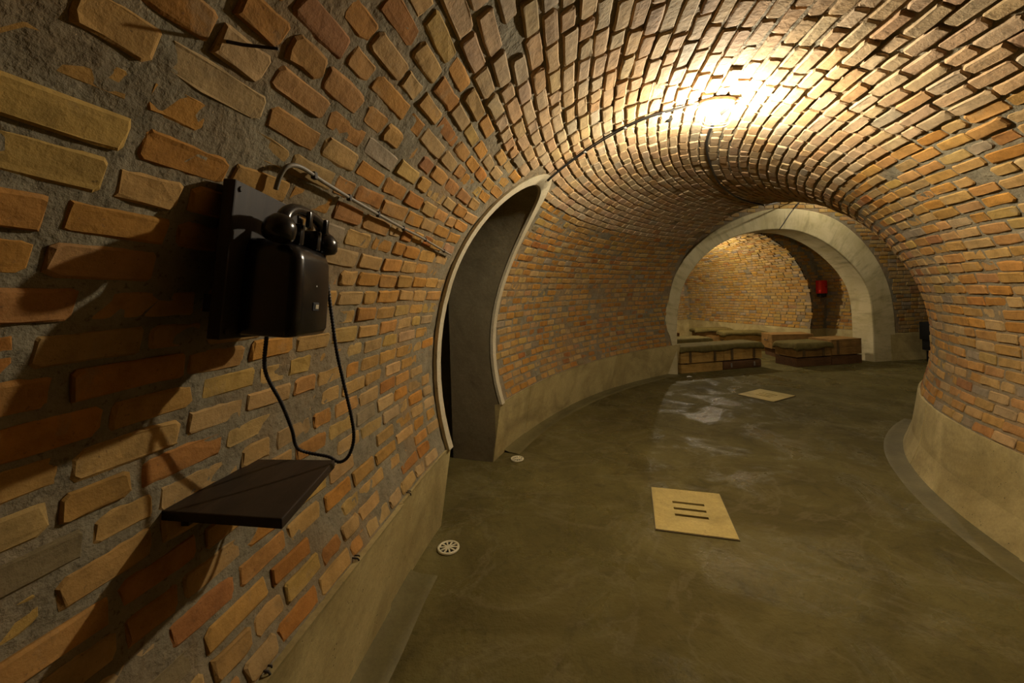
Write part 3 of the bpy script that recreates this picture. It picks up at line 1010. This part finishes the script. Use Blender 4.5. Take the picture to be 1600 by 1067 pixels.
# bench A: nearest, left of the aisle
a, d, n, L, rz = bench((3.06, 7.30), (4.78, 7.68), .46)
crate_at(a, d, n, .46, rz, 0.0, L * .50, 0.0, .155, M_CRATE, 'low pale crate on the floor nearest the left foot of the arch', planks=1, handle=False)
crate_at(a, d, n, .44, rz, L * .51, L, 0.0, .16, M_CRATE_R, 'low dark reddish crate with rounded corners and metal clasps, under the nearest bench', planks=1, rounded=True, handle=False)
crate_at(a, d, n, .46, rz, 0.0, L * .515, .178, .285, M_CRATE, 'yellowish battened crate on the low pale crate, beside the left foot of the arch', battens=(-.26, .26), handle=False)
crate_at(a, d, n, .46, rz, L * .52, L, .178, .285, M_CRATE, 'yellowish battened crate on the reddish crate with rounded corners', battens=(-.25, .24), handle=False)
c = a + d * L / 2 + n * .23
cover('canvas_cover', 'long rumpled olive canvas cover spread over the nearest bench, left of the aisle', c, L, .46, .478, rz, .09, 3, GV)
# bench B: right of the aisle
a, d, n, L, rz = bench((5.35, 7.55), (6.78, 7.76), .50)
crate_at(a, d, n, .50, rz, 0.0, L * .53, 0.0, .16, M_CRATE_R, 'low dark crate on the floor at the aisle end of the right bench', planks=1, handle=False)
crate_at(a, d, n, .50, rz, L * .535, L, 0.0, .165, M_CRATE_R, 'low reddish crate on the floor against the right leg of the arch', planks=1, handle=False)
crate_at(a, d, n, .50, rz, 0.0, L * .53, .182, .245, M_CRATE_D, 'brown crate with one batten under the short canvas cover right of the aisle', battens=(-.22, .2), handle=False)
crate_at(a, d, n, .50, rz, L * .535, L, .184, .298, M_CRATE_D, 'tall bare brown crate with no cover against the right leg of the arch', battens=(-.2,), planks=2, handle=False)
c = a + d * L * .265 + n * .25
cover('canvas_cover', 'short olive canvas cover with tucked corners on the bench right of the aisle', c, L * .53 - .01, .50, .442, rz, .10, 8, GV)
# bench C: bare crate behind B
a, d, n, L, rz = bench((5.66, 8.72), (6.50, 8.62), .46)
crate_at(a, d, n, .42, rz, 0.05, L, 0.0, .15, M_CRATE_R, 'low dark crate on the floor under the bare brown crate by the wall corner', planks=1, handle=False)
crate_at(a, d, n, .46, rz, 0.0, L, .175, .315, M_CRATE_D, 'bare brown crate with rope handle in front of the brick wall corner', planks=2)
# bench D
a, d, n, L, rz = bench((5.2, 9.75), (6.12, 9.62), .46)
crate_at(a, d, n, .46, rz, 0.0, L, 0.0, .44, M_CRATE, 'pale crate under the middle of the three covers along the far brick wall', planks=3)
c = a + d * L / 2 + n * .23
cover('canvas_cover', 'olive canvas cover on the bench just left of the bare brown crate', c, L + .04, .48, .455, rz, .09, 12, GV)
# bench E
a, d, n, L, rz = bench((5.0, 10.85), (5.88, 10.72), .46)
crate_at(a, d, n, .46, rz, 0.0, L, 0.0, .43, M_CRATE_D, 'brown crate under the farthest cover along the far brick wall', planks=3)
c = a + d * L / 2 + n * .23
cover('canvas_cover', 'olive canvas cover with a rolled end on the farthest bench along the brick wall', c, L + .02, .48, .445, rz, .09, 15, GV)
# bench F and G on the left
a, d, n, L, rz = bench((3.35, 8.65), (4.36, 8.78), .46)
crate_at(a, d, n, .46, rz, 0.0, L, 0.0, .44, M_CRATE_D, 'brown crate behind the nearest bench, left of the aisle', planks=3)
c = a + d * L / 2 + n * .23
cover('canvas_cover', 'pale topped olive canvas cover on the bench just behind the nearest one', c, L, .48, .455, rz, .10, 21, GV)
a, d, n, L, rz = bench((3.30, 9.75), (4.12, 9.86), .46)
crate_at(a, d, n, .46, rz, 0.0, L, 0.0, .47, M_CRATE_R, 'dark crate end peeping past the left leg of the arch, farthest left bench', planks=3)

# ------------------------------------------------------------------ lamps
def lamp(ph, th, mat, label, cable_dir):
    ex, ey, en = (Vector(v.tolist()) for v in tor_frame(np.array(R(ph)), np.array(R(th))))
    return bulkhead(T(ph, th, 0.012), ex, ey, en, mat, label)
def bulkhead(p, ex, ey, en, mat, label):
    """oval bulkhead lamp; long axis along ey, hangs along en"""
    r = empty('bulkhead_lamp', p)
    r.matrix_basis = Matrix(((ey.x, -ex.x, en.x, p.x), (ey.y, -ex.y, en.y, p.y), (ey.z, -ex.z, en.z, p.z), (0, 0, 0, 1)))
    tag(r, label, 'lamp')
    def oval(a, b, z, n=36): return [(a * math.cos(2 * PI * k / n), b * math.sin(2 * PI * k / n), z) for k in range(n)]
    prof = [(0.098, 0.05, 0.0), (0.104, 0.056, 0.006), (0.104, 0.056, 0.024), (0.094, 0.047, 0.034), (0.084, 0.04, 0.034), (0.080, 0.036, 0.020)]
    V, F, n = [], [], 36
    for a_, b_, z_ in prof: V += oval(a_, b_, z_)
    for i in range(len(prof) - 1):
        for k in range(n): F.append((i * n + k, i * n + (k + 1) % n, i * n + n + (k + 1) % n, i * n + n + k))
    F.append(tuple(range(n))[::-1]); F.append(tuple(range((len(prof) - 1) * n, len(prof) * n)))
    o = obj('housing', mesh_data('housing', V, F, M_LAMPB, True), r); o.data.set_sharp_from_angle(angle=R(35))
    for b_ in (-0.022, 0.022):
        p_ = [(-0.09, b_, 0.03), (-0.092, b_, 0.10), (-0.06, b_, 0.158), (0.06, b_, 0.158), (0.092, b_, 0.10), (0.09, b_, 0.03)]
        V, F = tube(spline(p_, 5), 0.0018, 6); obj('guard_wire', mesh_data('guard_wire', V, F, M_STEEL, True), r)
    MB().cyl((0, 0, 0.02), (0, 0, 0.088), 0.018, 0.014).build('socket', M_STEEL, r, smooth=True)
    b = MB(); bmesh.ops.create_icosphere(b.bm, subdivisions=2, radius=0.027, matrix=Matrix.Translation((0.0, 0, 0.118)) @ Matrix.Diagonal((1, 1, 1.25, 1)))
    b.build('bulb', mat, r, smooth=True, angle=180)
    for sx in (-1, 1):
        MB().cyl((sx * 0.100, 0, 0.012), (sx * 0.125, 0, 0.012), 0.010, 0.008).build('cable_gland', M_LAMPB, r, smooth=True)
    return r
lamp(15.15, 94.8, M_BULB, 'glaring oval bulkhead lamp fixed to the crown of the near vault', 1)
farp = Vector((4.50, 9.95, CZ + RZ - 0.06))
bulkhead(farp, Vector((*CH, 0)), Vector((*CE, 0)), Vector((0, 0, -1)), M_BULB2, 'lamp on the far chamber vault, mostly hidden behind the left leg of the arch')

mp_ = AW(np.array([3.0]), np.array([ZT - 0.012]), np.array([-1.05]))[0]
bulkhead(Vector(mp_.tolist()), Vector((*AU, 0)), Vector((*AN, 0)), Vector((0, 0, -1)), M_BULB3, 'bulkhead lamp on the vestibule ceiling above the concrete arch')

# ------------------------------------------------------------------ cables on the vault
def vault_cable(name, pts, rad, mat, label, off=0.022, wander=0.0):
    A = spline(pts, 10)
    P = tor(np.radians(A[:, 0]), np.radians(A[:, 1]), RT - off)
    V, F = tube(P, rad, 7)
    o = mesh_obj(name, V, F, mat, smooth=True)
    if label: tag(o, label, 'cable')
    return o
c1 = empty('lamp_cable', T(16.7, 53.7, 0.02))
tag(c1, 'black twin cable running up the vault from the doorway head to the lamp', 'cable')
for k, dl in enumerate((0.0, 0.28)):
    pts = [(17.2 + dl * .5, 54.0), (16.8 + dl, 63.6), (16.2 + dl * 1.2, 72), (15.65 + dl, 79.3), (15.45 + dl * .6, 86), (15.3, 91.0)]
    A = spline(pts, 10); P = tor(np.radians(A[:, 0]), np.radians(A[:, 1]), RT - 0.024)
    V, F = tube(P, 0.0055, 7); mesh_obj('strand', V, F, M_CABLE, c1, True)
for f in (0.25, 0.5, 0.75):
    i = int(f * (len(A) - 1)); p = Vector(P[i]); 
    MB().box(p, (0.02, 0.02, 0.014), bevel=0.003).build('clip', M_STEEL, c1, world=True)
c2 = empty('crown_cable', T(22, 96, 0.02))
tag(c2, 'dark cable along the vault crown from the lamp to the far arch', 'cable')
A = spline([(15.6, 98.5), (18, 96.5), (22.7, 95.8), (32, 96.6), (42, 95.1), (53, 92.0), (PH1 * 180 / PI - 0.2, 91.0)], 14)
P = tor(np.radians(A[:, 0]), np.radians(A[:, 1]), RT - 0.022)
V, F = tube(P, 0.010, 8); mesh_obj('cable_run', V, F, M_CABLE, c2, True)
P2 = [P[-1], P[-1] + np.array([0.1, 0.12, 0.02])]
tgt = AW(np.array([2.62, 2.55, 2.40, 2.22, 2.14]), np.array([3.22, 3.10, 2.95, 2.72, 2.62]), np.array([0.02, -0.004, -0.004, -0.004, 0.004]))
V, F = tube(spline([P[-1]] + [tgt[0]] + list(tgt[1:]), 8), 0.009, 8); mesh_obj('cable_drop', V, F, M_CABLE, c2, True)

# conduit from the telephone to the doorway
cd = empty('conduit', T(-2, 28, 0.02))
tag(cd, 'thin grey conduit pipe clipped along the left wall from telephone to doorway', 'pipe')
pts = [(-3.5, 28.0), (-3.55, 29.2), (-3.45, 30.2), (-2.99, 30.6), (-1.78, 30.2), (0.62, 29.6), (4.14, 28.9), (7.5, 28.4), (11.3, 27.2)]
A = spline(pts, 8); P = tor(np.radians(A[:, 0]), np.radians(A[:, 1]), RT - 0.022)
V, F = tube(P, 0.0058, 8); mesh_obj('pipe', V, F, M_PIPE, cd, True)
for ph in (-2.4, -0.4, 1.8, 4.4, 7.4, 10.2):
    th = np.interp(ph, A[:, 0], A[:, 1]); p = T(ph, float(th), 0.022)
    MB().box(p, (0.013, 0.016, 0.020), bevel=0.002).build('clip', M_IRON, cd, world=True)

# ------------------------------------------------------------------ wall telephone
# frame: x = along the wall away from the camera, y = out of the wall, z = up
PS = 1.15
TB = Vector((-0.632, 0.985, 0.0))                   # middle of the board's back
tdir = Vector((-0.02, 1.0, 0)).normalized(); odir = Vector((tdir.y, -tdir.x, 0))
TILT = R(6.0)
SPIN = R(2.5)                                        # the board hangs slightly out of plumb
phone = empty('telephone', (0, 0, 0))
up = (Vector((0, 0, 1)) * math.cos(TILT) + odir * math.sin(TILT)); outv = odir * math.cos(TILT) - Vector((0, 0, 1)) * math.sin(TILT)
base = TB + Vector((0, 0, 1.6415))
phone.matrix_basis = Matrix(((tdir.x, outv.x, up.x, base.x), (tdir.y, outv.y, up.y, base.y), (tdir.z, outv.z, up.z, base.z), (0, 0, 0, 1))) @ Matrix.Scale(PS, 4) @ Matrix.Rotation(SPIN, 4, 'Y')
tag(phone, 'black bakelite wall telephone with handset on top, on a dark wooden board', 'telephone')
MB().box((0, 0.012, 0.0), (0.245, 0.024, 0.30), bevel=0.003).build('backboard', M_BOARD, phone)
MB().box((0, -0.022, -0.085), (0.15, 0.05, 0.035)).build('wall_batten', M_BOARD, phone)
MB().box((0, -0.012, 0.09), (0.15, 0.03, 0.03)).build('wall_batten', M_BOARD, phone)
for sx in (-1, 1):
    for sz in (-1, 1):
        MB().cyl((sx * .108, 0.022, sz * .135), (sx * .108, 0.0275, sz * .135), 0.005).build('screw', M_IRON, phone)
# body: lofted rounded box, deeper at the bottom, shoulders at the top
def loft_body():
    def rr(w, d, y0, z, rad, n=5):
        o = []
        hw = w / 2
        for cx_, cy_, a0 in ((hw - rad, y0 + rad * .2, -PI / 2), (hw - rad, y0 + d - rad, 0), (-hw + rad, y0 + d - rad, PI / 2), (-hw + rad, y0 + rad * .2, PI)):
            for k in range(n + 1):
                if a0 in (-PI / 2, PI):
                    o.append((cx_ + (rad if a0 < 0 else -rad), y0, z)); break
                a = a0 + PI / 2 * k / n
                o.append((cx_ + rad * math.cos(a), cy_ + rad * math.sin(a), z))
        return o
    sec = [(0.138, 0.096, -0.128, 0.016), (0.148, 0.106, -0.124, 0.02), (0.152, 0.112, -0.112, 0.022), (0.152, 0.110, -0.02, 0.022), (0.150, 0.106, 0.03, 0.022),
           (0.146, 0.100, 0.046, 0.022), (0.136, 0.088, 0.058, 0.022), (0.118, 0.068, 0.066, 0.02), (0.10, 0.05, 0.068, 0.018)]
    V, F = [], []
    for w, d_, z, rad in sec: V += rr(w, d_, 0.0245, z - 0.015, rad)
    n = len(V) // len(sec)
    for i in range(len(sec) - 1):
        for k in range(n): F.append((i * n + k, i * n + (k + 1) % n, i * n + n + (k + 1) % n, i * n + n + k))
    F.append(tuple(range(n))[::-1]); F.append(tuple(range((len(sec) - 1) * n, len(sec) * n)))
    return V, F
V, F = loft_body()
o = obj('body', mesh_data('body', V, F, M_BAKE, True), phone); o.data.set_sharp_from_angle(angle=R(50))
MB().box((0.0, 0.0247 + 0.111, -0.079), (0.026, 0.003, 0.018), bevel=0.001).build('label_frame', M_BLACK, phone)
MB().box((0.002, 0.0247 + 0.1125, -0.079), (0.014, 0.0025, 0.009)).build('label_card', M_CARD, phone)
MB().cyl((0.0, 0.0247 + 0.107, -0.035), (0.0, 0.0247 + 0.110, -0.035), 0.0018).build('rivet', M_WHITE, phone)
# cradle: two forks
for sx in (-1, 1):
    m_ = MB().box((sx * .038, 0.088, 0.068), (0.018, 0.052, 0.044), bevel=0.004)
    m_.box((sx * .038, 0.066, 0.100), (0.014, 0.010, 0.034), bevel=0.003).box((sx * .038, 0.124, 0.100), (0.014, 0.010, 0.034), bevel=0.003)
    m_.build('cradle_fork', M_BAKE, phone, smooth=True)
# handset: arched grip with two caps
hp = spline([(-0.092, 0.098, 0.071), (-0.080, 0.097, 0.099), (-0.048, 0.096, 0.117), (0.0, 0.095, 0.122), (0.048, 0.096, 0.117), (0.080, 0.097, 0.099), (0.092, 0.098, 0.071)], 6)
hr = [0.016 - 0.0045 * math.sin(PI * i / (len(hp) - 1)) for i in range(len(hp))]
V, F = tube(hp, hr, 14)
hs = obj('handset', mesh_data('handset', V, F, M_BAKE, True), phone)
def cap(x, name, flip):
    rot_ = Matrix.Rotation(flip * R(16), 3, 'Y')
    prof = [(0.012, 0.036), (0.020, 0.030), (0.0285, 0.018), (0.030, 0.008), (0.029, -0.006), (0.0245, -0.013), (0.012, -0.015)]
    V, F, n = [], [], 24
    for r_, z_ in prof:
        for k in range(n):
            v = rot_ @ Vector((r_ * math.cos(2 * PI * k / n), r_ * math.sin(2 * PI * k / n), z_)); V.append((v.x + x, v.y + 0.098, v.z + 0.060))
    for i in range(len(prof) - 1):
        for k in range(n): F.append((i * n + k, i * n + n + k, i * n + n + (k + 1) % n, i * n + (k + 1) % n))
    F.append(tuple(range(n))); F.append(tuple(range((len(prof) - 1) * n, len(prof) * n))[::-1])
    o = obj(name, mesh_data(name, V, F, M_BAKE, True), hs)
cap(-0.098, 'earpiece', 1); cap(0.098, 'mouthpiece', -1)
# twisted cord (world coordinates)
cp_ = [(-0.585, 0.950, 1.49), (-0.590, 0.952, 1.465), (-0.625, 1.0, 1.376), (-0.623, 1.06, 1.28), (-0.631, 1.12, 1.19), (-0.645, 1.165, 1.125), (-0.629, 1.190, 1.098),
       (-0.565, 1.192, 1.082), (-0.528, 1.182, 1.069), (-0.495, 1.17, 1.091), (-0.474, 1.16, 1.145), (-0.471, 1.14, 1.217), (-0.484, 1.12, 1.331), (-0.491, 1.10, 1.424), (-0.505, 1.095, 1.583), (-0.515, 1.10, 1.66), (-0.520, 1.103, 1.69)]
A = spline(cp_, 26)
d_ = np.r_[0, np.cumsum(np.linalg.norm(np.diff(A, axis=0), axis=1))]
q = np.linspace(0, d_[-1], 640)
A = np.stack([np.interp(q, d_, A[:, k]) for k in range(3)], -1)
rads = 0.0038 + 0.0015 * np.abs(np.sin(q * PI / 0.0085))
V, F = tube(A, rads.tolist(), 7)
o = mesh_obj('twisted_cord', V, F, M_CORD, phone, True)
o['label'] = 'black twisted handset cord'

# ------------------------------------------------------------------ shelf
sh = [(-0.835, 0.905), (-0.815, 1.185), (-0.53, 1.157), (-0.507, 0.851)]
V = [(x, y, 1.063) for x, y in sh] + [(x, y, 1.086) for x, y in sh]
bm = bmesh.new(); vs = [bm.verts.new(v) for v in V]
for f in ((3, 2, 1, 0), (4, 5, 6, 7), (0, 1, 5, 4), (1, 2, 6, 5), (2, 3, 7, 6), (3, 0, 4, 7)): bm.faces.new([vs[i] for i in f])
bmesh.ops.bevel(bm, geom=list(bm.edges), offset=0.0025, segments=2, profile=0.5, affect='EDGES')
me = bpy.data.meshes.new('wall_shelf'); bm.to_mesh(me); bm.free(); me.materials.append(M_SHELF)
shelf = empty('wall_shelf', (-0.67, 1.03, 1.057))
tag(shelf, 'small dark wooden shelf on the brick wall below the telephone', 'shelf')
o = obj('shelf_board', me); attach(o, shelf)
MB().box((-0.795, 1.04, 1.041), (0.03, 0.2, 0.03), bevel=0.003).build('batten', M_SHELF, shelf, world=True)

# ------------------------------------------------------------------ iron nail and pegs
V, F = tube([(-0.512, 0.728, 2.03), (-0.48, 0.733, 2.025), (-0.44, 0.738, 2.022), (-0.42, 0.74, 2.02)], [0.0035, 0.0033, 0.003, 0.0028], 7)
nail = mesh_obj('nail', V, F, M_IRON, smooth=True)
tag(nail, 'long rusty nail sticking out of the left wall above the telephone', 'nail')
def plinth_peg(ph, k, label):
    e = np.array([-math.cos(R(ph)), math.sin(R(ph))])
    q = floor_pt(R(ph), 7.03); pc = max(R(ph), PHS)
    p = Vector((*q, PLZ + 0.012)); i = Vector((math.cos(pc), -math.sin(pc), 0)); t = Vector((math.sin(pc), math.cos(pc), 0))
    V, F = tube([p - i * .03, p + i * .012, p + i * .016 - Vector((0, 0, .006)), p + i * .016 - Vector((0, 0, .016)) + t * .004], 0.0032, 6)
    r = mesh_obj('iron_peg', V, F, M_IRON, smooth=True)
    tag(r, label, 'peg', 'iron pegs on the left plinth')
    V, F = tube([p - i * .03 + t * .016, p + i * .010 + t * .016, p + i * .012 + t * .012], 0.0028, 6)
    mesh_obj('prong', V, F, M_IRON, r, True)
plinth_peg(2.2, 0, 'bent iron peg on the left plinth edge below the far end of the shelf')
plinth_peg(7.6, 1, 'small iron peg on the left plinth edge nearest the doorway')
plinth_peg(-2.7, 2, 'iron peg on the left plinth edge at the bottom of the picture')

# hole and chips in the vault
hx = T(17.47, 85.9, 0.004)
hole = MB().sphere(hx, 0.028, 12, (1, 1.25, 0.7)).build('drilled_hole', M_DARK, ceiling, smooth=True, world=True)

# ------------------------------------------------------------------ floor grates with slots
def grate(fr, label, th=0.012):
    c, ax, ay, hw, hl = fr
    r = empty('floor_grate', (c[0], c[1], 0.0), math.atan2(ax[1], ax[0]))
    tag(r, label, 'grate', 'slotted stone floor grates')
    bm = bmesh.new()
    sl, sw = 0.105, 0.014
    ys_ = [-0.085, 0.0, 0.085]
    # strips of the plate around three slots with rounded ends
    b = MB()
    edges = [-hl] + [v for y in ys_ for v in (y - sw, y + sw)] + [hl]
    for k in range(0, len(edges), 2):
        y0, y1 = edges[k], edges[k + 1]
        b.box((0, (y0 + y1) / 2, th - 0.045), (2 * hw, y1 - y0, 0.09))
    for y in ys_:
        for sx in (-1, 1):
            x0, x1 = sl, hw
            b.box((sx * (x0 + x1) / 2, y, th - 0.045), (x1 - x0, 2 * sw, 0.09))
    bmesh.ops.remove_doubles(b.bm, verts=b.bm.verts, dist=1e-5)
    b.build('stone_plate', M_PLATE, r)
    b = MB()
    b.box((0, 0, -0.075), (2 * hw - .02, 2 * hl - .02, 0.01)).build('pit', M_DARK, r)
    g = 0.004
    f = MB()
    for sx in (-1, 1): f.box((sx * (hw + g / 2), 0, 0.002), (g, 2 * hl + 2 * g, 0.012))
    for sy in (-1, 1): f.box((0, sy * (hl + g / 2), 0.002), (2 * hw, g, 0.012))
    f.build('joint', M_REV, r)
grate(GRATES[0], 'large yellowish stone floor grate with three slots, nearest the camera')
grate(GRATES[1], 'yellowish slotted stone grate in the floor farther off, before the benches')

def drain(x, y, rad, label, tl=0.0):
    r = empty('floor_drain', (x, y, 0.002)); tag(r, label, 'drain', 'round floor drains by the left wall')
    MB().cyl((0, 0, 0.0), (0, 0, 0.003), rad * .8, seg=28).build('pit', M_DARK, r)
    V, F, n = [], [], 32
    prof = [(1.0, 0.0), (0.99, 0.008), (0.92, 0.011), (0.80, 0.009), (0.78, 0.002)]
    for a_, z_ in prof:
        for k in range(n): V.append((rad * a_ * math.cos(2 * PI * k / n), rad * a_ * math.sin(2 * PI * k / n), z_))
    for i in range(len(prof) - 1):
        for k in range(n): F.append((i * n + k, i * n + (k + 1) % n, i * n + n + (k + 1) % n, i * n + n + k))
    obj('rim', mesh_data('rim', V, F, M_CREAM, True), r)
    MB().cyl((0, 0, 0.002), (0, 0, 0.009), rad * .20, seg=18).build('hub', M_CREAM, r)
    for k in range(10):
        a = 2 * PI * k / 10
        MB().box((rad * .5 * math.cos(a), rad * .5 * math.sin(a), 0.006), (rad * .64, rad * .14, 0.006), Matrix.Rotation(a, 3, 'Z')).build('spoke', M_CREAM, r)
drain(-0.44, 2.45, 0.068, 'round cream drain with petal slots in the floor before the doorway')
drain(0.00, 3.74, 0.062, 'round pale drain at the far jamb of the doorway')

# ------------------------------------------------------------------ red alarm box, black stand, paper scrap
fb = cp(2.20, -0.09)
ra = math.atan2(CE[1], CE[0])
fire = empty('alarm_box', (fb[0], fb[1], 1.50), ra)
tag(fire, 'small red box on the brick wall beyond the arch', 'box')
MB().box((0, 0, 0), (0.21, 0.11, 0.30), bevel=0.012).build('case', M_RED, fire, smooth=True)
MB().box((-0.02, -0.058, 0), (0.15, 0.01, 0.22), bevel=0.004).build('door', M_RED, fire, smooth=True)
MB().box((0.05, -0.066, 0), (0.012, 0.008, 0.03)).build('latch', M_BLACK, fire)
MB().box((0.0, 0.0, -0.19), (0.17, 0.09, 0.07), bevel=0.006).build('sounder', M_BLACK, fire, smooth=True)

st = AW(np.array([5.03]), np.array([0.0]), np.array([-0.30]))[0]
stand = empty('loudspeaker_stand', (st[0], st[1], 0.0), R(8))
tag(stand, 'narrow black cabinet on a stand, half hidden behind the right wall bend', 'cabinet')
MB().box((0.06, 0, 0.60), (0.30, 0.24, 0.34), bevel=0.012).build('cabinet', M_BLACK, stand, smooth=True)
MB().box((0.06, 0, 0.33), (0.24, 0.2, 0.20), bevel=0.008).build('lower_cabinet', M_BLACK, stand, smooth=True)
MB().box((0.07, 0, 0.225), (0.2, 0.16, 0.012)).build('pale_band', M_STEEL, stand)
MB().box((0.08, 0, 0.11), (0.16, 0.15, 0.22), bevel=0.006).build('pedestal', M_BLACK, stand, smooth=True)

V = [(0, 0, .004), (.10, .01, .008), (.11, .05, .004), (.02, .05, .010), (.05, .03, .022)]
o = mesh_obj('paper_scrap', [(x + 3.02, y + 6.98, z) for x, y, z in V], [(0, 1, 4), (1, 2, 4), (2, 3, 4), (3, 0, 4), (0, 3, 2, 1)], M_WHITE)
tag(o, 'tiny white paper scrap on the floor below the nearest bench', 'paper')
